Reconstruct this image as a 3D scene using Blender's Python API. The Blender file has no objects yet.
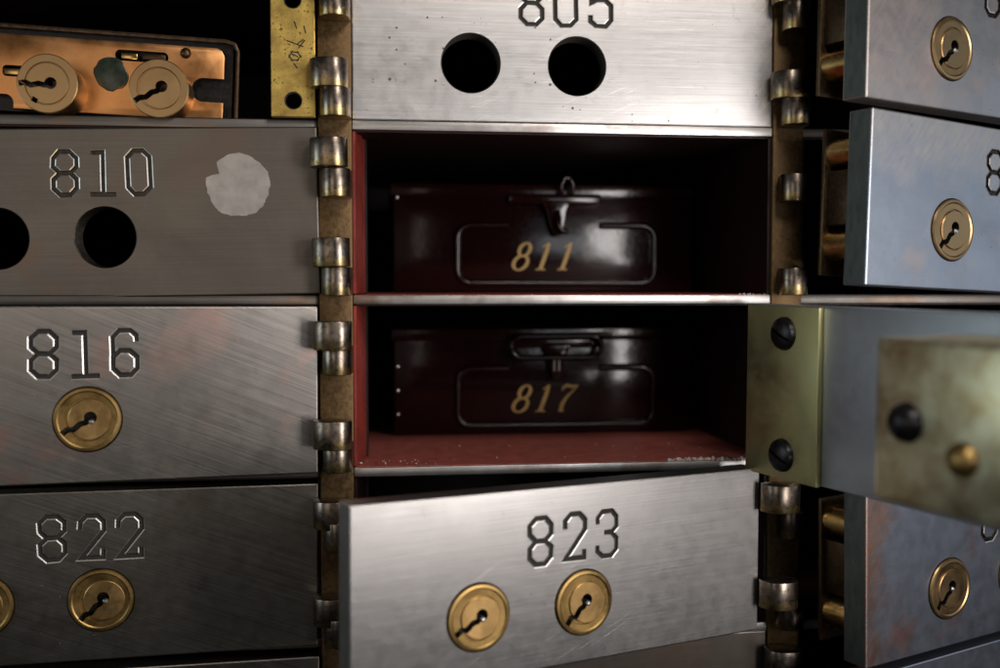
import bpy, bmesh, math, random
from mathutils import Vector, Matrix
R = math.radians
U = 0.001                      # everything below is written in millimetres
random.seed(7)
sc = bpy.context.scene

# ------------------------------------------------------------------ camera
cam = bpy.data.cameras.new('camera'); camo = bpy.data.objects.new('camera', cam)
sc.collection.objects.link(camo); sc.camera = camo
camo.location = (0, -336*U, 0)
camo.rotation_euler = (R(90-2.6), 0, R(-6.8))
cam.sensor_width = 36; cam.lens = 36*1.079
cam.clip_start = 0.01; cam.clip_end = 20
cam.dof.use_dof = True; cam.dof.focus_distance = 0.332; cam.dof.aperture_fstop = 6.3

# ------------------------------------------------------------------ world, light, exposure
w = bpy.data.worlds.new('World'); sc.world = w; w.use_nodes = True
w.node_tree.nodes['Background'].inputs[0].default_value = (.55, .62, .8, 1)
w.node_tree.nodes['Background'].inputs[1].default_value = 0.012
def area(name, loc, target, size, power, col, sy=None):
    l = bpy.data.lights.new(name, 'AREA'); l.energy = power; l.color = col
    l.shape = 'RECTANGLE'; l.size = size*U; l.size_y = (sy or size)*U
    o = bpy.data.objects.new(name, l); sc.collection.objects.link(o)
    o.location = Vector(loc)*U
    o.rotation_euler = (Vector(target)-Vector(loc)).to_track_quat('-Z', 'Y').to_euler()
    return o
area('key_lamp', (155, -350, 275), (50, 0, 10), 120, .78, (1, .93, .87), 100)
area('side_lamp', (262, -338, -10), (0, -40, -80), 95, 1.25, (1, .94, .9), 210)
area('window_lamp', (520, -130, 30), (150, -20, 0), 200, .12, (.70, .83, 1), 220)
area('left_fill', (-380, -120, 20), (130, -40, -20), 160, .30, (.80, .95, 1), 160)  # unseen cool fill, added to light the inside of the open door
area('left_warm_fill', (-205, -420, 50), (-90, 0, 0), 170, .17, (1, .88, .76), 200)  # unseen warm fill, added to brighten the left doors
area('tin_reflection_lamp', (190, -405, 22), (85, 67, 15), 150, .10, (.92, .95, 1), 70)  # unseen source, added for the reflected patch on the upper tin
area('room_fill', (260, -600, 60), (60, 0, 0), 260, .10, (.85, .92, 1))
sp = bpy.data.lights.new('warm_lamp', 'SPOT'); sp.energy = .55; sp.color = (1, .70, .42); sp.spot_size = R(19); sp.spot_blend = .7
sp.shadow_soft_size = .012; spo = bpy.data.objects.new('warm_lamp', sp); sc.collection.objects.link(spo)
spo.location = Vector((-60, -330, -70))*U
spo.rotation_euler = (Vector((-88, 5, 60))-Vector((-60, -330, -70))).to_track_quat('-Z', 'Y').to_euler()
sc.view_settings.view_transform = 'Standard'; sc.view_settings.look = 'None'
sc.view_settings.exposure = 0; sc.view_settings.gamma = 1
sc.render.engine = 'CYCLES'

# ------------------------------------------------------------------ node helpers
class N:
    def __init__(s, name):
        s.m = bpy.data.materials.new(name); s.m.use_nodes = True
        s.t = s.m.node_tree; s.t.nodes.clear()
        s.out = s.t.nodes.new('ShaderNodeOutputMaterial')
        s.b = s.t.nodes.new('ShaderNodeBsdfPrincipled')
        s.t.links.new(s.b.outputs[0], s.out.inputs[0])
        s.tc = s.t.nodes.new('ShaderNodeTexCoord').outputs['Object']
    def put(s, sock, v):
        if isinstance(v, bpy.types.NodeSocket): s.t.links.new(v, sock)
        elif isinstance(v, (tuple, list)): sock.default_value = tuple(v)+((1,) if len(v) == 3 and sock.type == 'RGBA' else ())
        else: sock.default_value = v
    def mm(s, sx=1, sy=1, sz=1, rot=0, off=(0, 0, 0)):
        a = s.t.nodes.new('ShaderNodeMapping'); a.vector_type = 'POINT'
        s.put(a.inputs[0], s.tc); a.inputs['Rotation'].default_value = (0, rot, 0)
        a.inputs['Scale'].default_value = (1000, 1000, 1000)
        b = s.t.nodes.new('ShaderNodeMapping'); s.put(b.inputs[0], a.outputs[0])
        b.inputs['Scale'].default_value = (sx, sy, sz); b.inputs['Location'].default_value = off
        return b.outputs[0]
    def noise(s, vec, scale=1, detail=3, rough=.55, dist=0):
        n = s.t.nodes.new('ShaderNodeTexNoise'); s.put(n.inputs['Vector'], vec)
        n.inputs['Scale'].default_value = scale; n.inputs['Detail'].default_value = detail
        n.inputs['Roughness'].default_value = rough; n.inputs['Distortion'].default_value = dist
        return n.outputs[0]
    def voro(s, vec, scale, out='Distance'):
        n = s.t.nodes.new('ShaderNodeTexVoronoi'); s.put(n.inputs['Vector'], vec)
        n.inputs['Scale'].default_value = scale; return n.outputs[out]
    def math(s, op, a, b=0, c=None):
        n = s.t.nodes.new('ShaderNodeMath'); n.operation = op
        s.put(n.inputs[0], a); s.put(n.inputs[1], b)
        if c is not None: s.put(n.inputs[2], c)
        return n.outputs[0]
    def rng(s, v, a, b, c=0., d=1.):
        n = s.t.nodes.new('ShaderNodeMapRange'); n.clamp = True
        s.put(n.inputs[0], v)
        for i, x in enumerate((a, b, c, d)): n.inputs[i+1].default_value = x
        return n.outputs[0]
    def mix(s, f, a, b):
        n = s.t.nodes.new('ShaderNodeMix'); n.data_type = 'RGBA'
        s.put(n.inputs[0], f); s.put(n.inputs[6], a); s.put(n.inputs[7], b); return n.outputs[2]
    def mul(s, a, v):
        n = s.t.nodes.new('ShaderNodeMix'); n.data_type = 'RGBA'; n.blend_type = 'MULTIPLY'
        n.inputs[0].default_value = 1; s.put(n.inputs[6], a); s.put(n.inputs[7], v); return n.outputs[2]
    def sep(s, vec):
        n = s.t.nodes.new('ShaderNodeSeparateXYZ'); s.put(n.inputs[0], vec); return n.outputs
    def bump(s, h, strength=.5, dist=.05):
        n = s.t.nodes.new('ShaderNodeBump'); n.inputs['Strength'].default_value = strength
        n.inputs['Distance'].default_value = dist*U; s.put(n.inputs['Height'], h)
        s.t.links.new(n.outputs[0], s.b.inputs['Normal'])
    def set(s, **k):
        for a, v in k.items(): s.put(s.b.inputs[a.replace('_', ' ')], v)
    def tangent(s, axis=(1, 0, 0)):
        n = s.t.nodes.new('ShaderNodeVectorTransform'); n.vector_type = 'VECTOR'
        n.convert_from = 'OBJECT'; n.convert_to = 'WORLD'; n.inputs[0].default_value = axis
        s.t.links.new(n.outputs[0], s.b.inputs['Tangent'])

def pits(n, seed, scale=.42, thr=.05):
    v = n.mm(off=(seed, 0, seed*2)); d = n.voro(v, scale); c = n.sep(n.voro(v, scale, 'Color'))[0]
    r = n.math('MULTIPLY', n.math('POWER', c, 3), thr*3)
    clus = n.rng(n.noise(n.mm(off=(seed, 9, 4)), .035, 3), .42, .62, .25, 1)      # pits gather in patches
    return n.math('LESS_THAN', d, n.math('MULTIPLY', r, clus))

def steel(name, seed=0, dark=(.2, .19, .18), light=(.5, .49, .48), brush=0., rough=.34, aniso=.55,
          rust=None, rustamt=.0, cloud=(.3, .7), streak=.5, pit=.035, scale=.025, stain=None):
    n = N(name)
    st = n.noise(n.mm(.02, .5, 2.2, brush, (seed, seed, seed)), 1, 5, .65)
    fine = n.noise(n.mm(.05, 3, 9, brush, (seed*3, 1, 2)), 1, 3, .6)
    cl = n.noise(n.mm(1, 1, 1, 0, (seed*7, seed, 3)), scale, 6, .6, .6)
    cl2 = n.noise(n.mm(1, 1, 1, 0, (seed*2, seed, 9)), .22, 6, .65)
    f = n.rng(n.math('ADD', n.math('MULTIPLY', st, streak), n.math('MULTIPLY', cl, 1-streak)), cloud[0], cloud[1])
    col = n.mix(f, dark, light)
    # long fine scratches, two directions
    sc1 = n.noise(n.mm(.03, 1, 4.2, brush+.42, (seed+5, 0, 9)), 1, 2, .5)
    s1 = n.rng(sc1, .66, .70)
    sc2 = n.noise(n.mm(.06, 1, 5, brush-.7, (seed+15, 0, 2)), 1, 1, .5)
    s2 = n.rng(sc2, .72, .75)
    sm = n.rng(n.noise(n.mm(off=(seed, 3, 1)), .04, 2), .45, .6)
    s12 = n.math('MULTIPLY', n.math('MAXIMUM', s1, s2), sm)
    col = n.mix(n.math('MULTIPLY', s12, .16), col, tuple(min(1, x*1.5) for x in light))
    if rust:
        rm = n.rng(n.noise(n.mm(1, 1, 1, 0, (seed*5, 0, seed)), .035, 5, .6, .4), .56-rustamt, .72-rustamt)
        col = n.mix(n.math('MULTIPLY', rm, .8), col, rust)
    for axis, a0, a1, sc_col, amt in (stain or ()):      # a stain lying over one side of the plate
        xx = n.sep(n.mm())[axis]; wob = n.noise(n.mm(1, 1, 1, 0, (seed, 8, 8)), .06, 5, .6, .5)
        msk = n.rng(n.math('ADD', xx, n.math('MULTIPLY', n.math('SUBTRACT', wob, .5), 34)), a0, a1)
        tx = n.rng(n.noise(n.mm(.12, 1, .9, .9, (seed, 2, 5)), 1, 4, .6), .35, .62, .35, 1)
        col = n.mix(n.math('MULTIPLY', n.math('MULTIPLY', msk, tx), amt), col, sc_col)
    p = pits(n, seed+2, thr=pit)
    col = n.mix(n.math('MULTIPLY', p, .85), col, (.03, .02, .015))
    grime = n.rng(cl2, .62, .8)
    col = n.mix(n.math('MULTIPLY', grime, .35), col, (.1, .075, .055))
    ro = n.math('ADD', n.rng(cl, .3, .7, rough+.05, rough-.03), n.rng(cl2, .3, .75, -.02, .06))
    n.set(Base_Color=col, Metallic=n.rng(p, 0, 1, 1, .2), Roughness=ro, Anisotropic=aniso)
    n.tangent((math.cos(brush), 0, math.sin(brush)))
    h = n.math('ADD', n.math('MULTIPLY', fine, .5), n.math('MULTIPLY', st, .5))
    h = n.math('SUBTRACT', h, n.math('MULTIPLY', p, 3)); h = n.math('SUBTRACT', h, n.math('MULTIPLY', s12, .2))
    n.bump(h, .4, .07)
    return n.m

def brass(name, seed=0, c=(.62, .4, .14), d=(.3, .19, .07), rough=.33, spots=.5, rings=False, tarnish=(.35, .65), bs=.2, spt=(.60, .68)):
    n = N(name)
    oi = n.t.nodes.new('ShaderNodeObjectInfo'); va = n.t.nodes.new('ShaderNodeVectorMath'); va.operation = 'MULTIPLY_ADD'   # no two locks tarnish alike
    n.put(va.inputs[0], oi.outputs['Random']); va.inputs[1].default_value = (70, 50, 90); n.put(va.inputs[2], n.mm(off=(seed, seed, seed)))
    a = n.noise(va.outputs[0], .12, 6, .65, .3)
    b = n.noise(va.outputs[0], .9, 5, .6)
    col = n.mix(n.rng(a, *tarnish), d, c)
    sp = n.rng(n.math('ADD', n.math('MULTIPLY', b, .7), n.math('MULTIPLY', a, .3)), *spt)
    col = n.mix(n.math('MULTIPLY', sp, spots), col, (.07, .04, .02))
    if rings:
        x = n.sep(n.mm()); rr = n.math('SQRT', n.math('ADD', n.math('POWER', x[0], 2), n.math('POWER', x[2], 2)))
        ww = n.math('SINE', n.math('MULTIPLY', rr, 16)); hh = n.math('ADD', n.math('MULTIPLY', ww, .25), b)
        n.bump(hh, .10, .015)
    else: n.bump(b, bs, .03)
    n.set(Base_Color=col, Metallic=1., Roughness=n.math('ADD', n.rng(a, .3, .75, rough-.05, rough+.12), n.rng(b, .4, .7, 0, .1*spots)))
    return n.m

def plain(name, c, rough=.5, metal=0., bumpy=.3, scale=.8, var=.5, coat=0.):
    n = N(name); a = n.noise(n.mm(), scale, 5, .6)
    n.set(Base_Color=n.mix(n.rng(a, .3, .7), tuple(x*(1-var) for x in c), c), Roughness=n.rng(a, .3, .7, rough-.05, rough+.1), Metallic=metal)
    if coat: n.set(Coat_Weight=coat, Coat_Roughness=.15)
    n.bump(a, bumpy, .08); return n.m

def enamel(name, c, rough=.28, dust=.3, bp=1., rv=.22, spec=.6):
    n = N(name); a = n.noise(n.mm(), .05, 5, .6); b = n.noise(n.mm(), .7, 5, .65)
    c2 = n.mix(n.rng(a, .35, .7), tuple(x*.55 for x in c), c)
    chips = n.rng(n.noise(n.mm(off=(4, 4, 4)), 1.1, 4, .7), .68, .72)
    c2 = n.mix(n.math('MULTIPLY', chips, dust), c2, (.45, .33, .3))
    n.set(Base_Color=c2, Roughness=n.rng(b, .3, .75, rough-.06, rough+rv), Metallic=0.)
    n.set(Specular_IOR_Level=spec)
    n.bump(n.math('ADD', n.math('MULTIPLY', b, bp), n.math('MULTIPLY', a, 3)), .3, .15); return n.m

PINK = (.42, .25, .21)
M = dict(
    d805=steel('pale_brushed_steel', 1, (.38, .365, .36), (.58, .56, .55), 0, .35, .6, None, 0, (.3, .62), .6, pit=.075, stain=((0, -9, 1, (.22, .18, .15), .8),)),
    d810=steel('dull_grey_steel', 2, (.092, .079, .067), (.16, .14, .12), .0, .44, .4, (.15, .10, .075), .02, (.3, .7), .4),
    d816=steel('worn_grey_steel', 3, (.155, .142, .13), (.36, .335, .31), -.38, .36, .65, PINK, .025, (.32, .66), .65),
    d822=steel('dark_brushed_steel', 4, (.14, .127, .11), (.36, .33, .29), -.36, .38, .65, (.2, .14, .1), .0, (.32, .68), .65),
    d823=steel('bright_brushed_steel', 5, (.40, .385, .38), (.60, .58, .57), .02, .37, .6, None, 0, (.3, .65), .6),
    d806=steel('bluish_steel', 6, (.27, .27, .275), (.41, .41, .42), 0, .42, .3, (.5, .36, .31), .0, (.3, .7), .15, stain=((0, -88, -112, (.48, .40, .36), .9),)),
    d812=steel('blue_stained_steel', 7, (.24, .27, .32), (.38, .41, .46), 0, .42, .3, (.45, .38, .34), -.03, (.3, .7), .12, stain=((2, 32, 47, (.46, .42, .385), .95),)),
    d824=steel('mauve_stained_steel', 8, (.17, .19, .23), (.29, .32, .38), 0, .42, .3, (.34, .17, .14), .0, (.3, .7), .12, stain=((0, -121, -129, (.30, .17, .12), 1.),)),
    slab=steel('inner_door_steel', 9, (.40, .44, .48), (.56, .62, .67), 0, .42, .2, None, 0, (.3, .7), .2),
    shelf=steel('shelf_steel', 10, (.30, .285, .28), (.62, .60, .58), 0, .4, .2, (.2, .12, .09), .03, (.3, .65), .5),
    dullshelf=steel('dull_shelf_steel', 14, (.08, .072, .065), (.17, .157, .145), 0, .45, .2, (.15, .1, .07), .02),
    lip=steel('bare_steel_edge', 11, (.40, .385, .37), (.62, .60, .57), 0, .34, 0, None, 0, pit=0),
    groove=plain('grimy_groove', (.022, .017, .013), .75, 0.),
    edge=steel('tarnished_teal_edge', 17, (.08, .095, .093), (.20, .23, .22), 1.5, .45, .2, None, 0),
    greygroove=plain('worn_groove', (.075, .066, .056), .42, 1., .4, .8, .6),
    hole=plain('dark_cut_steel', (.16, .14, .12), .4, 1., .4),
    knuckle=None,
    post=plain('rusty_bronze_post', (.16, .095, .04), .5, .75, .8, .9, .6),
    olive=brass('olive_brass', 3, (.46, .42, .20), (.38, .35, .18), .46, .2, tarnish=(.3, .7)),
    leafb=brass('yellow_brass_leaf', 5, (.66, .47, .13), (.42, .28, .08), .38, .9, spt=(.56, .62)),
    lockb=brass('lock_brass', 7, (.43, .28, .105), (.22, .14, .05), .38, .4, True, (.3, .8)),
    plugb=brass('plug_brass', 9, (.60, .38, .16), (.34, .21, .08), .36, .35, True, (.3, .8)),
    paleb=brass('pale_lock_brass', 8, (.42, .28, .14), (.31, .20, .095), .36, .06, True, (.25, .8)),
    copper=brass('copper_case', 11, (.72, .36, .15), (.50, .22, .075), .33, .1, tarnish=(.25, .7), bs=.06),
    caseb=brass('blurred_brass_case', 13, (.78, .73, .50), (.50, .39, .20), .38, .06, tarnish=(.35, .6)),
    bolt=brass('bolt_brass', 15, (.65, .45, .18), (.45, .3, .1), .25, .2),
    darkb=plain('dark_bronze', (.10, .065, .035), .4, .9, .5),
    black=plain('black_iron', (.035, .033, .035), .35, .8, .5),
    rim=plain('brown_case_rim', (.12, .08, .05), .4, .8, .6),
    red=enamel('red_enamel', (.27, .036, .026), .3, .5, 2.2),
    redfloor=plain('dusty_brick_red_floor', (.40, .10, .075), .5, 0, .8, .25, .35),
    shade_red=enamel('shaded_red_liner', (.014, .003, .0025), .5, .1, 1, .2, .25),  # red taken near black: shade inside the compartments put into the colour
    tin=enamel('maroon_tin_enamel', (.013, .0022, .0018), .14, .04, .0, .07, .3),
    tinb=enamel('black_enamel_wire', (.014, .003, .0025), .16, .05, .0, .06, .35),
    gold=plain('gold_numeral_paint', (.46, .28, .065), .45, .1, .3, .9, .35),
    wax=plain('dark_green_wax', (.03, .045, .03), .3, 0, 1, .5, .6),
    patch=plain('pale_glue_patch', (.38, .35, .325), .5, .4, .6, .25, .3),
    dust=plain('pale_crumb', (.6, .56, .52), .7),
)
def knuckle_mat():
    n = N('worn_plated_knuckle'); oi = n.t.nodes.new('ShaderNodeObjectInfo')      # every knuckle has worn differently
    va = n.t.nodes.new('ShaderNodeVectorMath'); va.operation = 'MULTIPLY_ADD'; n.put(va.inputs[0], oi.outputs['Random']); va.inputs[1].default_value = (70, 50, 90); n.put(va.inputs[2], n.mm())
    a = n.noise(va.outputs[0], .3, 5, .65, .5); b = n.noise(n.mm(.3, .3, 3), 1, 4)
    z = n.sep(n.mm())[2]
    f = n.rng(n.math('ADD', n.math('MULTIPLY', a, 9), n.math('MULTIPLY', z, -1.)), 1.2, 2.8)
    col = n.mix(n.math('MULTIPLY', f, .75), (.20, .165, .135), (.38, .27, .11))
    col = n.mix(n.math('MULTIPLY', n.rng(n.noise(va.outputs[0], .6, 5), .5, .68), .75), col, (.07, .05, .035))
    n.set(Base_Color=col, Metallic=1., Roughness=n.rng(a, .3, .7, .24, .42)); n.bump(b, .15, .04); return n.m
M['knuckle'] = knuckle_mat()

# ------------------------------------------------------------------ mesh helpers (mm in, metres out)
def tag(o, label=None, cat=None, group=None, kind=None):
    for k, v in (('label', label), ('category', cat), ('group', group), ('kind', kind)):
        if v: o[k] = v
    return o
def link(o, parent=None):
    sc.collection.objects.link(o)
    if parent: o.parent = parent
    return o
def empty(name, loc=(0, 0, 0), rot=(0, 0, 0)):
    o = bpy.data.objects.new(name, None); o.location = Vector(loc)*U; o.rotation_euler = rot
    o.empty_display_size = .01
    return link(o)
def box(bm, x0, x1, y0, y1, z0, z1, bev=0, mi=0):
    m = Matrix.Translation(((x0+x1)/2, (y0+y1)/2, (z0+z1)/2)) @ Matrix.Diagonal((x1-x0, y1-y0, z1-z0, 1))
    g = bmesh.ops.create_cube(bm, size=1, matrix=m)
    fs = set(f for v in g['verts'] for f in v.link_faces)
    for f in fs: f.material_index = mi
    if bev:
        es = list(set(e for v in g['verts'] for e in v.link_edges))
        bmesh.ops.bevel(bm, geom=es, offset=bev, segments=2, profile=.5, affect='EDGES')
def lathe(bm, prof, cx=0, cz=0, seg=64, mi=0, cy=0):
    """profile of (radius, y) round an axis parallel to y; closed solid when both ends have radius 0"""
    rings = []
    for r, y in prof:
        if r == 0: rings.append([bm.verts.new((cx, cy+y, cz))])
        else: rings.append([bm.verts.new((cx+r*math.cos(2*math.pi*i/seg), cy+y, cz+r*math.sin(2*math.pi*i/seg))) for i in range(seg)])
    for a, b in zip(rings, rings[1:]):
        for i in range(seg):
            j = (i+1) % seg
            if len(a) == 1 and len(b) == 1: continue
            if len(a) == 1: f = bm.faces.new((a[0], b[j], b[i]))
            elif len(b) == 1: f = bm.faces.new((a[i], a[j], b[0]))
            else: f = bm.faces.new((a[i], a[j], b[j], b[i]))
            f.material_index = mi
    bmesh.ops.recalc_face_normals(bm, faces=bm.faces)
def prism(bm, pts, a0, a1, axis='y', mi=0, bev=0):
    """outline extruded along y (pts = x,z) or along z (pts = x,y)"""
    f = (lambda p, t: (p[0], t, p[1])) if axis == 'y' else (lambda p, t: (p[0], p[1], t))
    A = [bm.verts.new(f(p, a0)) for p in pts]; B = [bm.verts.new(f(p, a1)) for p in pts]
    n = len(pts); fs = [bm.faces.new(A), bm.faces.new(B[::-1])]
    for i in range(n): fs.append(bm.faces.new((A[i], B[i], B[(i+1) % n], A[(i+1) % n])))
    for x in fs: x.material_index = mi
    bmesh.ops.recalc_face_normals(bm, faces=fs)
    if bev:
        es = [e for e in fs[0].edges]+[e for e in fs[1].edges]
        bmesh.ops.bevel(bm, geom=es, offset=bev, segments=2, profile=.5, affect='EDGES')
def tube(bm, pts, r, closed=False, seg=10, mi=0, flat=1.):
    P = [Vector(p) for p in pts]; n = len(P); rings = []
    rr = r if isinstance(r, (list, tuple)) else [r]*n
    for i in range(n):
        a = P[(i-1) % n] if (closed or i > 0) else P[i]; b = P[(i+1) % n] if (closed or i < n-1) else P[i]
        t = (b-a).normalized(); s = t.cross(Vector((0, 1, 0)))
        if s.length < .01: s = t.cross(Vector((1, 0, 0)))
        s.normalize(); q = s.cross(t).normalized()
        rings.append([bm.verts.new(P[i]+(s*math.cos(2*math.pi*k/seg)+q*math.sin(2*math.pi*k/seg)*flat)*rr[i]) for k in range(seg)])
    for i in range(n if closed else n-1):
        a, b = rings[i], rings[(i+1) % n]
        for k in range(seg): bm.faces.new((a[k], a[(k+1) % seg], b[(k+1) % seg], b[k])).material_index = mi
    if not closed: bm.faces.new(rings[0][::-1]); bm.faces.new(rings[-1])
    bmesh.ops.recalc_face_normals(bm, faces=bm.faces)
def rrect(x0, x1, z0, z1, r, seg=6):
    p = []
    for cx, cz, a in ((x1-r, z1-r, 0), (x0+r, z1-r, 90), (x0+r, z0+r, 180), (x1-r, z0+r, 270)):
        for i in range(seg+1): t = R(a+90*i/seg); p.append((cx+r*math.cos(t), cz+r*math.sin(t)))
    return p
def finish(name, bm, mats, parent=None, smooth=30, cutters=()):
    """bm (mm) -> one mesh object in metres; cutters are bmeshes subtracted from it"""
    mats = mats if isinstance(mats, (list, tuple)) else [mats]
    me = bpy.data.meshes.new(name); bm.to_mesh(me); bm.free()
    for m in mats: me.materials.append(m)
    if cutters:
        tmp = bpy.data.objects.new('work', me); sc.collection.objects.link(tmp); cs = []
        for c in cutters:
            cm = bpy.data.meshes.new('cut'); c.to_mesh(cm); c.free()
            for m in mats: cm.materials.append(m)
            co = bpy.data.objects.new('cut', cm); sc.collection.objects.link(co); cs.append(co)
            md = tmp.modifiers.new('b', 'BOOLEAN'); md.operation = 'DIFFERENCE'; md.object = co; md.solver = 'EXACT'
        dg = bpy.context.evaluated_depsgraph_get(); dg.update()
        new = bpy.data.meshes.new_from_object(tmp.evaluated_get(dg))
        if len(new.vertices) < 40:
            for md in tmp.modifiers: md.use_self = True
            dg = bpy.context.evaluated_depsgraph_get(); dg.update()
            new = bpy.data.meshes.new_from_object(tmp.evaluated_get(dg))
        bpy.data.objects.remove(tmp); [bpy.data.objects.remove(c) for c in cs]
        me = new; me.name = name
        if len(me.vertices) < 40: raise RuntimeError('boolean failed: '+name)
    me.transform(Matrix.Scale(U, 4))
    if smooth:
        me.shade_smooth(); me.set_sharp_from_angle(angle=R(smooth))
    return link(bpy.data.objects.new(name, me), parent)

# ------------------------------------------------------------------ punched octagonal numerals
OCT = lambda x, z0, z1, c=1.9: ([(-x, z1-c), (-x+c, z1), (x-c, z1), (x, z1-c), (x, z0+c), (x-c, z0), (-x+c, z0), (-x, z0+c)], True)
GL = {
 '8': [OCT(3.4, .1, 6.4), OCT(3.4, -6.4, .1)],
 '0': [OCT(3.3, -6.4, 6.4)],
 '1': [([(-2.6, 6.2), (.2, 6.2), (.2, -6.3)], False), ([(-3.1, -6.3), (3.4, -6.3)], False)],
 '2': [([(-3.3, 3.0), (-3.3, 4.6), (-1.5, 6.4), (1.5, 6.4), (3.3, 4.6), (3.3, 1.9), (-3.0, -6.2), (3.2, -6.2), (3.2, -4.2)], False)],
 '3': [([(-3.2, 3.6), (-3.2, 4.7), (-1.5, 6.4), (1.5, 6.4), (3.2, 4.7), (3.2, 1.8), (1.6, .3), (-.6, .3)], False),
       ([(.9, .3), (1.6, .1), (3.2, -1.6), (3.2, -4.7), (1.5, -6.4), (-1.5, -6.4), (-3.2, -4.9), (-3.2, -3.7)], False)],
 '4': [([(1.8, -6.4), (1.8, 5.9)], False), ([(1.8, 6.1), (-3.2, -2.0)], False), ([(-3.5, -2.6), (3.6, -2.6)], False)],
 '5': [([(3.1, 6.2), (-2.9, 6.2), (-2.9, .8), (-1.2, 1.6), (1.5, 1.6), (3.3, -.1), (3.3, -4.6), (1.5, -6.4), (-1.5, -6.4), (-3.2, -4.9), (-3.2, -3.6)], False)],
 '6': [([(3.2, 3.9), (3.2, 4.8), (1.6, 6.4), (-1.5, 6.4), (-3.3, 4.6), (-3.3, -2.2)], False), OCT(3.3, -6.4, .6)],
}
SEC = [(1.12, -.09), (.60, .11), (.42, .66), (-.42, .66), (-.60, .11), (-1.12, -.09)]
def vcut(pts, closed, ox, oz, k=1., sec=SEC, mis=(1, 2, 2, 2, 1, 1)):
    bm = bmesh.new(); P = [Vector((x, z)) for x, z in pts]; n = len(P)
    if not closed:
        P[0] = P[0]-(P[1]-P[0]).normalized()*.55; P[-1] = P[-1]+(P[-1]-P[-2]).normalized()*.55
    rings = []
    for i in range(n):
        d1 = (P[i]-P[i-1]).normalized() if (closed or i) else None
        d2 = (P[(i+1) % n]-P[i]).normalized() if (closed or i < n-1) else None
        if d1 is None: d1 = d2
        if d2 is None: d2 = d1
        n1 = Vector((-d1.y, d1.x)); n2 = Vector((-d2.y, d2.x)); m = (n1+n2).normalized(); m = m/max(.45, m.dot(n1))
        rings.append([bm.verts.new((ox+P[i].x+m.x*s*k, y, oz+P[i].y+m.y*s*k)) for s, y in sec])
    q = len(sec)
    for i in range(n if closed else n-1):
        a, b = rings[i], rings[(i+1) % n]
        for j in range(q): bm.faces.new((a[j], a[(j+1) % q], b[(j+1) % q], b[j])).material_index = mis[j]
    if not closed:
        bm.faces.new(rings[0][::-1]).material_index = 1; bm.faces.new(rings[-1]).material_index = 1
    bmesh.ops.recalc_face_normals(bm, faces=bm.faces)
    return bm
def digits(text, x, z, pitch=10.9):
    out = []
    for i, ch in enumerate(text):
        rg = random.Random(ord(ch)*31+i*7+int(x*10)); ra = rg.uniform(-.022, .022); dx, dz = rg.uniform(-.2, .2), rg.uniform(-.25, .25)
        for j, (pts, cl) in enumerate(GL[ch]):          # punched by hand: each stroke strays a little
            q = [(a-b*ra+rg.uniform(-.09, .09), b+a*ra+rg.uniform(-.09, .09)) for a, b in pts]
            out.append(vcut(q, cl, x+i*pitch+dx, z+dz, rg.uniform(.93, 1.05)+.03*j))
    return out
def threaded_hole(x, z, r=9.0):
    bm = bmesh.new(); prof = [(0, -1)]; y = -1; 
    prof += [(r+.35, -1), (r+.35, -.01), (r, .3)]; y = .3
    while y < 9.5: prof += [(r+.28, y+.35), (r, y+.7)]; y += .7
    prof += [(0, y)]
    lathe(bm, prof, x, z, 72, mi=2); return bm

# ------------------------------------------------------------------ doors
W, H, T = 133.5, 50.8, 8.5
KEY = [(-6.3, -5.0), (-5.0, -3.6), (-3.3, -3.3), (-1.8, -1.5), (-.4, -.9), (.6, .6)]
def key_cut(ang=0, depth=5):
    c, s = math.cos(ang), math.sin(ang); out = []
    for r, lst in ((.85, KEY),):
        bm = bmesh.new(); L = []; Rr = []
        for i, p in enumerate(lst):
            a = Vector(lst[max(0, i-1)]); b = Vector(lst[min(len(lst)-1, i+1)]); d = (b-a).normalized(); nn = Vector((-d.y, d.x))*r
            q = Vector(p); L.append(q+nn); Rr.append(q-nn)
        pts = [(p.x*c-p.y*s, p.x*s+p.y*c) for p in L+Rr[::-1]]
        prism(bm, pts, -3, depth); out.append(bm)
    bm = bmesh.new(); x, z = .7, .7
    lathe(bm, [(0, -3), (1.75, -3), (1.75, depth+.3), (0, depth+.3)], x*c-z*s, x*s+z*c, 24); out.append(bm)
    for b in out:
        for f in b.faces: f.material_index = 1
    return out
LOCK = {}
def lock_meshes(ang, off):
    key = (round(ang, 3), off)
    if key in LOCK: return LOCK[key]
    bm = bmesh.new()
    lathe(bm, [(0, 6), (9.3, 6), (9.3, -.35), (9.0, -.75), (8.3, -.85), (7.9, -.6), (6.3, -.55), (6.15, -.2), (0, -.2)], 0, 0, 72)
    a = finish('lock', bm, [M['lockb'], M['hole']], cutters=key_cut(ang))
    bm = bmesh.new()
    lathe(bm, [(0, 4), (5.9, 4), (5.9, -.55), (5.7, -.72), (0, -.72)], off, 0, 64)
    b = finish('plug', bm, [M['plugb'], M['hole']], cutters=key_cut(ang))
    bm = bmesh.new(); c, s = math.cos(ang), math.sin(ang); x, z = 1.25, -.55
    lathe(bm, [(0, 4), (.85, 4), (.85, -.5), (.5, -.95), (0, -1.05)], x*c-z*s, x*s+z*c, 20)
    d = finish('pin', bm, M['lip'])
    LOCK[key] = (a.data, b.data, d.data)
    for o in (a, b, d): bpy.data.objects.remove(o)
    return LOCK[key]
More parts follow.
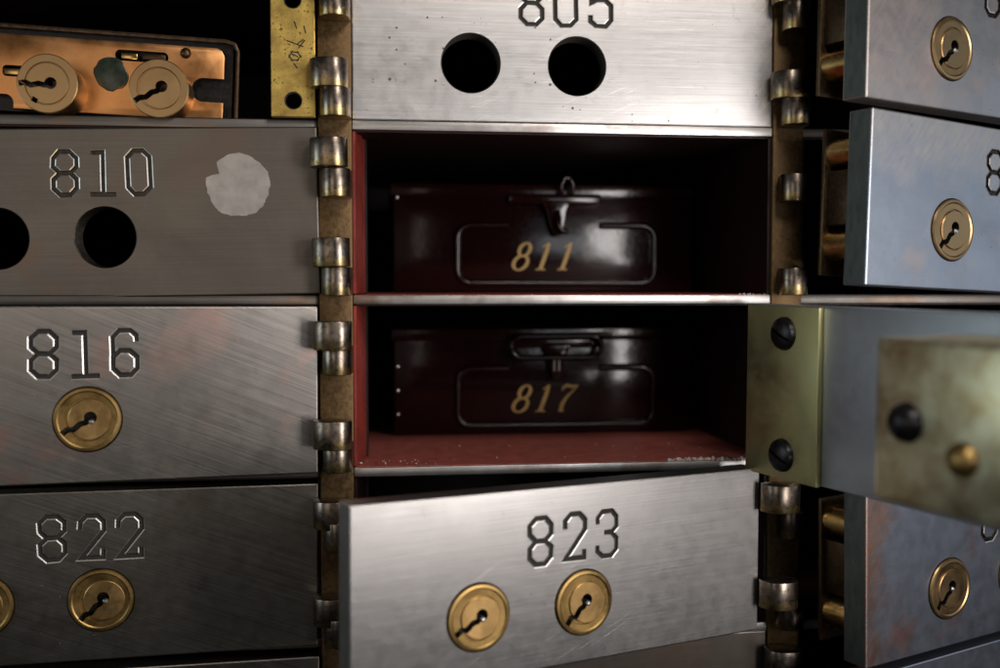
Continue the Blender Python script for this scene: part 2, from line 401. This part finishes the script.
def add_lock(parent, x, z, y=0, ang=0, off=.5, pale=False, name='lock'):
    a, b, d = lock_meshes(ang, off)
    if pale:
        a = a.copy(); b = b.copy(); a.materials[0] = M['paleb']; b.materials[0] = M['paleb']
    l = link(bpy.data.objects.new(name, a), parent); l.location = (x*U, y*U, z*U)
    link(bpy.data.objects.new('plug', b), l); link(bpy.data.objects.new('pin', d), l)
    return l
def knuckle_mesh(kind, h=8.6):
    bm = bmesh.new(); r = 4.4; pts = []
    if kind == 'door':      # barrel with a tail lapping over the door
        for i in range(25):
            t = R(-100+200*i/24); pts.append((r*math.cos(t), r*math.sin(t)))
        pts += [(-3.5, 4.6), (-6.2, 4.2), (-7.0, 2.8), (-7.0, .4), (-6.2, -2.2), (-4.2, -3.7), (-2.2, -4.3)]
    else:
        for i in range(25):
            t = R(-180+180*i/24); pts.append((r*math.cos(t), r*math.sin(t)))
        pts += [(r+.4, 5.4), (-r+1.2, 5.4)]
    prism(bm, pts, 0, h, 'z', bev=.3)
    o = finish('hinge_knuckle', bm, M['knuckle'], smooth=35); me = o.data; bpy.data.objects.remove(o); return me
KD, KP = knuckle_mesh('door'), knuckle_mesh('post')
def knuckle(me, parent, x, y, z):
    o = link(bpy.data.objects.new('hinge_knuckle', me), parent); o.location = (x*U, y*U, z*U); return o

def door(name, label, loc, yaw, roll, mat, number, locks=(), holes=(), num=(56.2, 37.2), pale=False, knuckles=True, group='numbered steel doors of the deposit boxes', ang=0, case=False, groove='greygroove'):
    root = empty(name, loc, (0, -R(roll), R(yaw)))  # root of one box door, not of a whole box
    tag(root, label, 'deposit box door', group)
    bm = bmesh.new(); box(bm, -W, 0, 0, T, 0, H, .45)
    if pale:                     # the exposed free edge of these doors is tarnished
        bm.faces.ensure_lookup_table()
        for f in bm.faces:
            if f.normal.x < -.99: f.material_index = 3
    cut = [threaded_hole(u-W, v) for u, v in holes]
    for u, v in locks:
        c = bmesh.new(); lathe(c, [(0, -1), (9.6, -1), (9.6, 7), (0, 7)], u-W, v, 64, mi=2); cut.append(c)
    if number: cut += digits(number, num[0]-W, num[1])
    finish('door_plate', bm, [mat, M['lip'], M[groove], M['edge']], root, 12, cut)
    for i, (u, v) in enumerate(locks): add_lock(root, u-W, v, 0, ang+(-.06, .1)[i % 2]+random.uniform(-.09, .09), (.5, .9, .2)[i % 3], pale)
    if knuckles:
        for z in (37.9, 8.1): knuckle(KD, root, 5.2, -5.6, z)
    if case:
        bm = bmesh.new(); box(bm, -W+1, -W+70, 18.2, 19.6, 3, 47, .3); box(bm, -W+2.5, -W+40, T, 18.2, 18, 34.5, .5)
        finish('lock_case', bm, M['darkb'], root)
        for z in (40.2, 12.2):
            bm = bmesh.new(); lathe(bm, [(0, T-.2), (4.6, T-.2), (4.6, 18.4), (0, 18.4)], -W+6, z, 40)
            finish('spacer_post', bm, M['bolt'], root)
    return root

# ------------------------------------------------------------------ the cabinet
PITCH = 53.6; ZT = lambda k: -3.2+PITCH*k            # top of shelf k
COLS = ((-149.5, -16.0), (-5.5, 128.0), (138.5, 272.0))
cab = tag(empty('deposit_box_cabinet'), 'steel cabinet of red lined compartments with bronze hinge posts and pale shelf edges', 'cabinet')
for c, (x0, x1) in enumerate(COLS):
    for k in range(-3, 3):
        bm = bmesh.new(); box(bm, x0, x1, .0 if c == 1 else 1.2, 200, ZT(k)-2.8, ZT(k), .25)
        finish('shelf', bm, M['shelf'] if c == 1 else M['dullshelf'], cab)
for c, x in enumerate((-159.9, -15.9, 128.1, 272.1)):
    bm = bmesh.new(); box(bm, x, x+10.3, -.5, 7, -175, 108, .5); post = finish('hinge_post', bm, M['post'], cab)
    if c in (1, 2):
        for k in range(-3, 2):
            for dz in (29.0, -.6): knuckle(KP, post, x+5.4, -5.6, ZT(k)+dz+.6)
    bm = bmesh.new(); box(bm, x+3, x+7, 7, 200, -175, 108); finish('partition', bm, M['shade_red'], cab)
bm = bmesh.new(); box(bm, -160, 283, 200, 203, -175, 108); finish('back_panel', bm, M['shade_red'], cab)
def liner(x0, x1, k, bright):
    z0, z1 = ZT(k)+.02, ZT(k+1)-2.8
    bm = bmesh.new()
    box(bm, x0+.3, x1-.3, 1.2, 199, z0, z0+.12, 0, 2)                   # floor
    box(bm, x0+.3, x1-.3, 2, 199, z1-.5, z1, 0, 1)                      # ceiling, its shade painted in as near-black red
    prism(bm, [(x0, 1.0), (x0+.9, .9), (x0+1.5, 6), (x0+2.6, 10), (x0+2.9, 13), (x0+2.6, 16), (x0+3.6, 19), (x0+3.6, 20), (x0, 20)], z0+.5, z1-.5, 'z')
    box(bm, x0, x0+4.3, 20, 199, z0+.5, z1-.5, 0, 1)  # deep left wall, darkened in colour for shade
    prism(bm, [(x1, 1.2), (x1-.8, 1.2), (x1-1.2, 199), (x1, 199)], z0+.5, z1-.5, 'z', 1)  # right wall, also darkened in colour for shade
    finish('compartment_liner', bm, [M['red'] if bright else M['shade_red'], M['shade_red'], M['redfloor'] if bright else M['shade_red']], cab, smooth=50)
for c, (x0, x1) in enumerate(COLS):
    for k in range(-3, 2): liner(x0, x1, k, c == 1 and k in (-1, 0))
for k in (-2,):
    pass

# ------------------------------------------------------------------ doors in place
L1, L2 = (36.5, 18.1), (69.8, 18.1)
door('deposit_box_door', 'closed pale steel door stamped 805 with two empty round holes', (128.0, 0, 50.5), 0, 0, M['d805'], '805', (), ((36.5, 18.1), (69.9, 17.9)), (55.4, 37.0), groove='groove')
door('deposit_box_door', 'dull dark steel door stamped 810 with empty lock holes and a round pale patch', (-15.4, -1.6, -2.7), -2.6, .95, M['d810'], '810', (), ((38.4, 18.1), (69.8, 18.1)), (58.6, 37.3))
door('deposit_box_door', 'worn steel door stamped 816 with a pinkish stain beside its number', (-16.4, -5.3, -57.3), 8.9, -.27, M['d816'], '816', ((67.9, 18.4),), (), (56.4, 37.2), ang=-.06, groove='groove')
door('deposit_box_door', 'dark brushed steel door stamped 822 with one brass lock under the number', (-17.1, 0, -112.2), 6.8, -.56, M['d822'], '822', (L1, L2), ang=-.02, groove='groove')
door('deposit_box_door', 'bright steel door stamped 823 swung ajar in the middle column', (119.0, -16, -107.4), 20.5, -.3, M['d823'], '823', ((36.5, 17.3), (69.8, 17.1)), (), (55.8, 35.9), groove='groove')
door('deposit_box_door', 'ajar bluish steel door at top right, its number cut by the upper frame edge', (259.8, 10, 50.4), 24.3, -1.0, M['d806'], '806', (L1, L2), (), (55.8, 37.2), True, case=True, ang=.16)
door('deposit_box_door', 'ajar blue stained steel door right of the empty 811 compartment', (263.2, 11, -5.0), 23.1, -2.1, M['d812'], '812', (L1, L2), (), (55.8, 37.2), True, case=True, ang=.16)
door('deposit_box_door', 'ajar steel door with mauve rust stains below the propped open brass fitted door', (265.2, 11, -109.3), 23.1, 1.1, M['d824'], '824', (L1, L2), (), (55.8, 37.2), True, case=True, ang=.16)
door('deposit_box_door', 'steel door cut by the bottom frame edge below door 822', (-17.0, -2, -165.8), 5, -.5, M['d822'], '', (L1, L2))
door('deposit_box_door', 'shadowed steel door at the bottom edge under door 823', (127.5, -1, -163.6), 2, 0, M['d810'], '', (L1, L2))
door('deposit_box_door', 'steel door cut by the lower right corner below the mauve stained door', (265.2, 11, -162.6), 23.1, 1.1, M['d824'], '', (L1, L2), (), (55.8, 37.2), True)

# pale patch glued on door 810
p810 = [o for o in sc.objects if o.get('label', '').find('810') > 0][0]
bm = bmesh.new(); pts = []
for i in range(150):
    t = 2*math.pi*i/150; r = 9.5+.2*math.sin(5*t)+.1*math.sin(17*t+1)+.13*random.uniform(-1, 1)
    d = (math.degrees(t)-148+180) % 360-180
    if abs(d) < 17: r -= 3.2*(1-abs(d)/17)
    pts.append((-23.9+r*math.cos(t), 33.3+r*math.sin(t)))
prism(bm, pts, -.07, .05); o = finish('adhesive_patch', bm, M['patch'], p810, smooth=0)

# ------------------------------------------------------------------ door 817 swung wide open, seen from inside
root = tag(empty('deposit_box_door', (116.8, -13.5, -57.4), (0, R(.6), R(-71))), 'wide open steel door seen from inside with a brass hinge leaf and brass lock case', 'deposit box door', 'numbered steel doors of the deposit boxes')
bm = bmesh.new(); box(bm, .5, 134, 0, T, .3, 51.6, .4); finish('door_plate', bm, M['slab'], root)
bm = bmesh.new(); box(bm, 0, 31.5, -1.8, -.02, 0, 51.4, .3)
cut = []
leaf = finish('hinge_leaf', bm, M['olive'], root)
def slotted_screw(parent, x, z, y, r, mat, ang=.5, dome=1.3, nm='screw'):
    bm = bmesh.new(); lathe(bm, [(0, 1), (r, 1), (r, -.3), (r*.9, -dome*.55), (r*.6, -dome*.9), (0, -dome)], 0, 0, 40)
    cut = bmesh.new(); box(cut, -r*1.2, r*1.2, -dome-1, -dome*.45, -.42, .42); cut.transform(Matrix.Rotation(ang, 4, 'Y'))
    o = finish(nm, bm, mat, parent, cutters=[cut]); o.location = (x*U, y*U, z*U)
slotted_screw(leaf, 17.0, 43.3, -1.8, 5.0, M['black'], .45, 2.6); slotted_screw(leaf, 17.0, 7.2, -1.8, 5.0, M['black'], .45, 2.6)
bm = bmesh.new(); box(bm, 80, 128, -29, -.02, 8.6, 46.4, 1.6)
case = finish('lock_case', bm, M['caseb'], root)
def dome(parent, x, z, y, r, mat, nm):
    bm = bmesh.new(); lathe(bm, [(0, 1), (r, 1), (r, 0), (r*.92, -r*.3), (r*.7, -r*.6), (r*.35, -r*.78), (0, -r*.82)], 0, 0, 36)
    o = finish(nm, bm, mat, parent); o.location = (x*U, y*U, z*U)
dome(case, 89.9, 27.6, -29, 4.6, M['black'], 'rivet'); dome(case, 105.5, 21.6, -29, 3.8, M['lockb'], 'rivet')

# ------------------------------------------------------------------ brass hinge leaf left on the post where door 804 is missing
root = tag(empty('hinge_leaf', (-16.4, -3.0, ZT(1)+.2)), 'yellow brass hinge leaf with two screw holes and scratched marks, left without its door', 'hinge leaf')
bm = bmesh.new(); box(bm, -13.2, 0, 0, 2, 0, 50.2, .25); cut = []
for z in (4.9, 34.9):
    c = bmesh.new(); lathe(c, [(0, -1), (2.7, -1), (2.7, -.02), (2.3, .4), (2.3, 3), (0, 3)], -6.6, z, 36, mi=2); cut.append(c)
SM = [(.16, -.2), (.12, .2), (-.12, .2), (-.16, -.2)]
for a, b in (((-8.0, 22.6), (-4.0, 21.2)), ((-4.6, 21.0), (-3.4, 22.6)), ((-3.9, 22.9), (-4.8, 22.2)),
             ((-7.6, 18.2), (-6.9, 19.3)), ((-6.8, 19.4), (-5.3, 19.3)), ((-5.1, 19.2), (-4.4, 18.2)), ((-4.5, 18.0), (-5.2, 17.1)), ((-5.4, 17.0), (-6.8, 17.0)), ((-7.0, 17.1), (-7.6, 18.0)),
             ((-6.4, 18.6), (-5.6, 18.2)), ((-6.1, 15.6), (-5.7, 15.0)), ((-6.0, 28.0), (-5.6, 26.8)), ((-3.2, 26.8), (-2.9, 25.6))):
    cut.append(vcut([a, b], False, 0, 0, 1.3, SM, (2, 2, 2, 2)))
finish('leaf_plate', bm, [M['leafb'], M['lip'], M['groove']], root, 12, cut)
for z in (37.9, 8.1): knuckle(KD, root, 5.4, -2.6, z+.3)

# ------------------------------------------------------------------ exposed lock mechanism in compartment 804
root = tag(empty('lock_mechanism', (-46.0, 12, ZT(1)-1.2), (0, R(2.6), 0)), 'exposed copper lock plate with two brass lock barrels in the doorless top left compartment', 'lock')
bm = bmesh.new()
out = [(-79, 1.8), (-79, 24.5), (-2.5, 24.5), (-.8, 23.6), (0, 22), (0, 1.8)]
prism(bm, out, 0, 1.6, bev=.3); cut = []
def pc(pts, mi=1):
    c = bmesh.new(); prism(c, pts, -2, 4, mi=mi); cut.append(c)
pc(rrect(-33, -17, 18.6, 22.0, 1.6)); pc(rrect(-9.6, 6, 7.6, 15.0, 3.4)); pc(rrect(-66, -58.4, 11.6, 15.0, 1.2)); pc(rrect(-84, -62.5, -6, 6.2, 2.6))
plate = finish('face_plate', bm, [M['copper'], M['darkb']], root, cutters=cut)
bm = bmesh.new(); box(bm, -78, 2.0, 5, 6, 1.8, 27); 
finish('back_plate', bm, M['black'], root)
bm = bmesh.new()
P = [(-80, 6, 28.2), (-40, 6, 28.1), (0, 6, 28), (2.6, 6, 27.2), (3.6, 6, 25), (3.7, 6, 3), (3.7, 6, 2.2)]
tube(bm, [(x, 3.5, z-.6) for x, y, z in P], .75, seg=8); finish('case_rim', bm, M['rim'], root)
for x0, x1, z, m in ((-31.5, -26.5, 19.4, 'bolt'), (-25, -18, 19.6, 'darkb'), (-66, -60.5, 12.3, 'bolt')):
    bm = bmesh.new(); box(bm, x0, x1, 1, 4.8, z, z+1.9, .3); finish('lever', bm, M[m], root)
for i, (x, z, ang) in enumerate(((-48.9, 7.9, -.62), (-17.0, 8.6, -.12))):
    bm = bmesh.new(); lathe(bm, [(0, -4.0), (8.7, -4.0), (9.0, -5.0), (9.0, -12), (9.4, -12.2), (9.4, -13.0), (9.2, -13.2), (0, -13.2)], 0, 0, 72)
    bm2 = bm
    bmv = bmesh.new(); lathe(bmv, [(0, 0), (8.2, 0), (8.2, -12.6), (8.7, -12.7), (8.7, -13.4), (8.45, -13.6), (6.4, -13.6), (6.25, -13.2), (0, -13.2)], 0, 0, 72)
    bm.free(); ks = key_cut(ang)
    for kx in ks: kx.transform(Matrix.Translation((0, -12, 0)))
    if i == 0:
        nb = bmesh.new(); box(nb, -.9, .9, -14.5, -10, -.7, .7, 0, 1); nb.transform(Matrix.Translation((-3.4, 0, -5.0)) @ Matrix.Rotation(.5, 4, 'Y')); ks.append(nb)
    b = finish('lock_barrel', bmv, [M['paleb'], M['hole']], root, cutters=ks); b.location = (x*U, 0, z*U)
    bmv = bmesh.new(); lathe(bmv, [(0, -9), (6.05, -9), (6.05, -13.55), (5.9, -13.7), (0, -13.7)], (0.3 if i else .0), 0, 64); ks = key_cut(ang)
    for kx in ks: kx.transform(Matrix.Translation((0, -12, 0)))
    if i == 0:
        nb = bmesh.new(); box(nb, -.9, .9, -14.5, -10, -.7, .7, 0, 1); nb.transform(Matrix.Translation((-3.4, 0, -5.0)) @ Matrix.Rotation(.5, 4, 'Y')); ks.append(nb)
    finish('plug', bmv, [M['paleb'], M['hole']], b, cutters=ks)
dome(root, -11.8, 22.2, 0, 1.7, M['darkb'], 'rivet')
bm = bmesh.new(); pts = []
for i in range(22):
    t = 2*math.pi*i/22; r = 5.2+random.uniform(-.5, .5); pts.append((-34.2+r*math.cos(t), 14.2+r*.95*math.sin(t)))
prism(bm, pts, -.5, .3, bev=.3); finish('wax_seal', bm, M['wax'], root)

# ------------------------------------------------------------------ red deposit tins
def ribbon(bm, pts, wd, y, slant=.32):
    A = []
    P = [Vector((x+z*slant, z)) for x, z in pts]; n = len(P)
    for i in range(n):
        d = (P[min(n-1, i+1)]-P[max(0, i-1)]).normalized(); nn = Vector((-d.y, d.x)); h = wd[i]/2
        A.append((P[i]+nn*h, P[i]-nn*h))
    top = [[bm.verts.new((p.x, yy, p.y)) for p in a] for a in A for yy in (y,)]
    bot = [[bm.verts.new((p.x, y+.3, p.y)) for p in a] for a in A]
    for i in range(n-1):
        bm.faces.new((top[i][0], top[i+1][0], top[i+1][1], top[i][1]))
        bm.faces.new((top[i][0], bot[i][0], bot[i+1][0], top[i+1][0])); bm.faces.new((top[i][1], top[i+1][1], bot[i+1][1], bot[i][1]))
    bmesh.ops.recalc_face_normals(bm, faces=bm.faces)
def curve(f, a, b, n): return [f(a+(b-a)*i/(n-1)) for i in range(n)]
def painted(ch, ox, oz, y, parent, h=4.6):
    bm = bmesh.new()
    if ch == '8':
        for cz, rx, rz, yy in ((2.2, 1.7, 2.2, 0), (-2.2, 2.2, 2.4, .02)):
            pts = curve(lambda t: (rx*math.cos(t), cz+rz*math.sin(t)), 0, 2*math.pi, 25)
            ribbon(bm, pts, [.55+.55*abs(math.cos(2*math.pi*i/24)) for i in range(25)], y-yy)
    elif ch == '1':
        ribbon(bm, [(-1.5, 3.0), (-.3, 3.9), (.2, 4.5)], [.3, .6, .5], y-.02)
        ribbon(bm, [(.2, 4.5), (.15, 2), (.1, -1), (0, -4.3)], [.6, 1.2, 1.25, 1.1], y)
        ribbon(bm, [(-1.5, -4.5), (0, -4.2), (1.6, -4.5)], [.35, .7, .35], y-.03)
    else:
        ribbon(bm, [(-2.2, 2.6), (-2.0, 3.7), (-1.0, 4.4), (.6, 3.9), (2.6, 4.3)], [.35, .8, 1.1, 1.0, .4], y-.02)
        ribbon(bm, [(2.6, 4.3), (1.3, 2.2), (.0, .2), (-.6, -2), (-.4, -4.3)], [.35, .5, .8, 1.2, 1.1], y)
        ribbon(bm, [(-1.0, -4.4), (.6, -4.4)], [.5, .5], y-.03)
    bm.transform(Matrix.Diagonal((1.17, 1, 1.12, 1)))
    o = finish('painted_numeral', bm, M['gold'], parent, smooth=0); o.location = (ox*U, 0, oz*U)
def tin(label, k, number, yaw, tilt):
    z0 = ZT(k)+.6
    r = tag(empty('deposit_tin', (8.0, 67, z0), (R(tilt), 0, R(yaw))), label, 'deposit tin', 'red tins inside the doorless compartments')
    bm = bmesh.new(); box(bm, 0, 114, 0, 125, 0, 39, 1.2); finish('tin_body', bm, M['tin'], r)
    bm = bmesh.new(); box(bm, -.8, 114.8, -.8, 125, 35.5, 40.2, .5); finish('lid', bm, M['tin'], r)
    # raised bead round the number panel, broken at the top
    bead = rrect(24, 99, 3.2, 25, 5, 6); pts = [(x, -.2, z) for x, z in bead]
    i0 = max(range(len(pts)), key=lambda i: pts[i][0]+pts[i][2])
    seq = [(78, -.2, 25)]+pts[:1][:0]
    right = [(78, -.2, 25)]+[(x, -.2, z) for x, z in rrect(24, 99, 3.2, 25, 5, 6)[:7][::-1]]
    low = [(x, -.2, z) for x, z in rrect(24, 99, 3.2, 25, 5, 6)[21:][::-1]]+[(x, -.2, z) for x, z in rrect(24, 99, 3.2, 25, 5, 6)[14:21][::-1]]
    left = [(x, -.2, z) for x, z in rrect(24, 99, 3.2, 25, 5, 6)[7:14][::-1]]+[(43, -.2, 25)]
    bm = bmesh.new(); tube(bm, right+low+left, 1.35, seg=10); finish('bead', bm, M['tinb'], r, smooth=60)
    for i, ch in enumerate(number): painted(ch, 48.6+i*8.3, 13.4, -.12, r)
    # hasp and bail
    bm = bmesh.new(); box(bm, 43, 78, -3.2, -.6, 32.8, 36.6, 1.0); hp = finish('hasp_hinge', bm, M['tinb'], r)
    bm = bmesh.new(); prism(bm, [(55, 34), (66, 34), (64.5, 30), (63.5, 24), (62.4, 21), (59.6, 21), (58.5, 24), (57, 30)], -4.4, -3.3, bev=.4)
    finish('hasp', bm, M['tinb'], r)
    if number == '811':
        bm = bmesh.new(); tube(bm, [(62.5, -4, 36), (62.5, -5.2, 40), (63.6, -5.2, 42.4), (65.6, -5.2, 42.4), (66.7, -5.2, 40), (66.7, -4, 36)], .9, seg=8)
        finish('staple', bm, M['tinb'], r, smooth=60)
        bm = bmesh.new(); tube(bm, [(61, -4.6, 30), (61.2, -6.4, 27), (61.4, -6.6, 24), (62.8, -6.0, 22.3), (64.8, -5.4, 22.6)], 1.1, seg=8)
        finish('hook', bm, M['tinb'], r, smooth=60)
    else:
        ring = rrect(43.5, 77.5, 29.5, 37.5, 3.9, 7)
        bm = bmesh.new(); tube(bm, [(x, -5.6, z) for x, z in ring], 1.15, closed=True, seg=8); finish('bail_handle', bm, M['tinb'], r, smooth=60)
        for s in (-.9, .9):
            bm = bmesh.new(); tube(bm, [(60.6+s, -5.2, 29), (60.6+s, -5.4, 24.5)], .35, seg=8); finish('hook', bm, M['lip'], r)
    for z in ((8, 17, 26) if number == '817' else (35,)):
        bm = bmesh.new(); lathe(bm, [(0, 0), (.8, -.1), (.5, -.6), (0, -.8)], 1.6, z, 14); finish('rivet', bm, M['shelf'], r)
    return r
tin('dark red tin painted 811 in gold, behind the upper open compartment', 0, '811', -.5, 0)
tin('dark red tin painted 817 with a folded wire handle, in the lower open compartment', -1, '817', 0, 3.0)

# ------------------------------------------------------------------ crumbs of paint and dust
def crumbs(name, label, spots):
    bm = bmesh.new()
    for x0, x1, y0, y1, z, n, s in spots:
        for i in range(n):
            x = x0+(x1-x0)*random.random(); y = y0+(y1-y0)*random.random(); r = s*(.25+1.3*random.random()**3)
            m = Matrix.Translation((x, y, z+r*.4)) @ Matrix.Rotation(random.uniform(0, 6), 4, Vector((random.random(), random.random(), random.random()+.1)).normalized()) @ Matrix.Diagonal((r, r*random.uniform(.5, 1), r*random.uniform(.3, .7), 1))
            bmesh.ops.create_icosphere(bm, subdivisions=1, radius=1, matrix=m)
    tag(finish(name, bm, M['dust'], smooth=0), label, 'crumbs', None, 'stuff')
crumbs('paint_crumbs', 'pale crumbs of paint and dust scattered on the shelf edges', [
    (-4, 127, .2, 40, ZT(-1)+.52, 80, .2), (95, 127, .1, 4, ZT(-1)+.1, 190, .62), (-4, 20, .3, 10, ZT(-1)+.52, 24, .42),
    (-3, 127, .1, 1.1, ZT(0), 60, .22), (118, 128, .0, 4, ZT(0), 40, .4)])
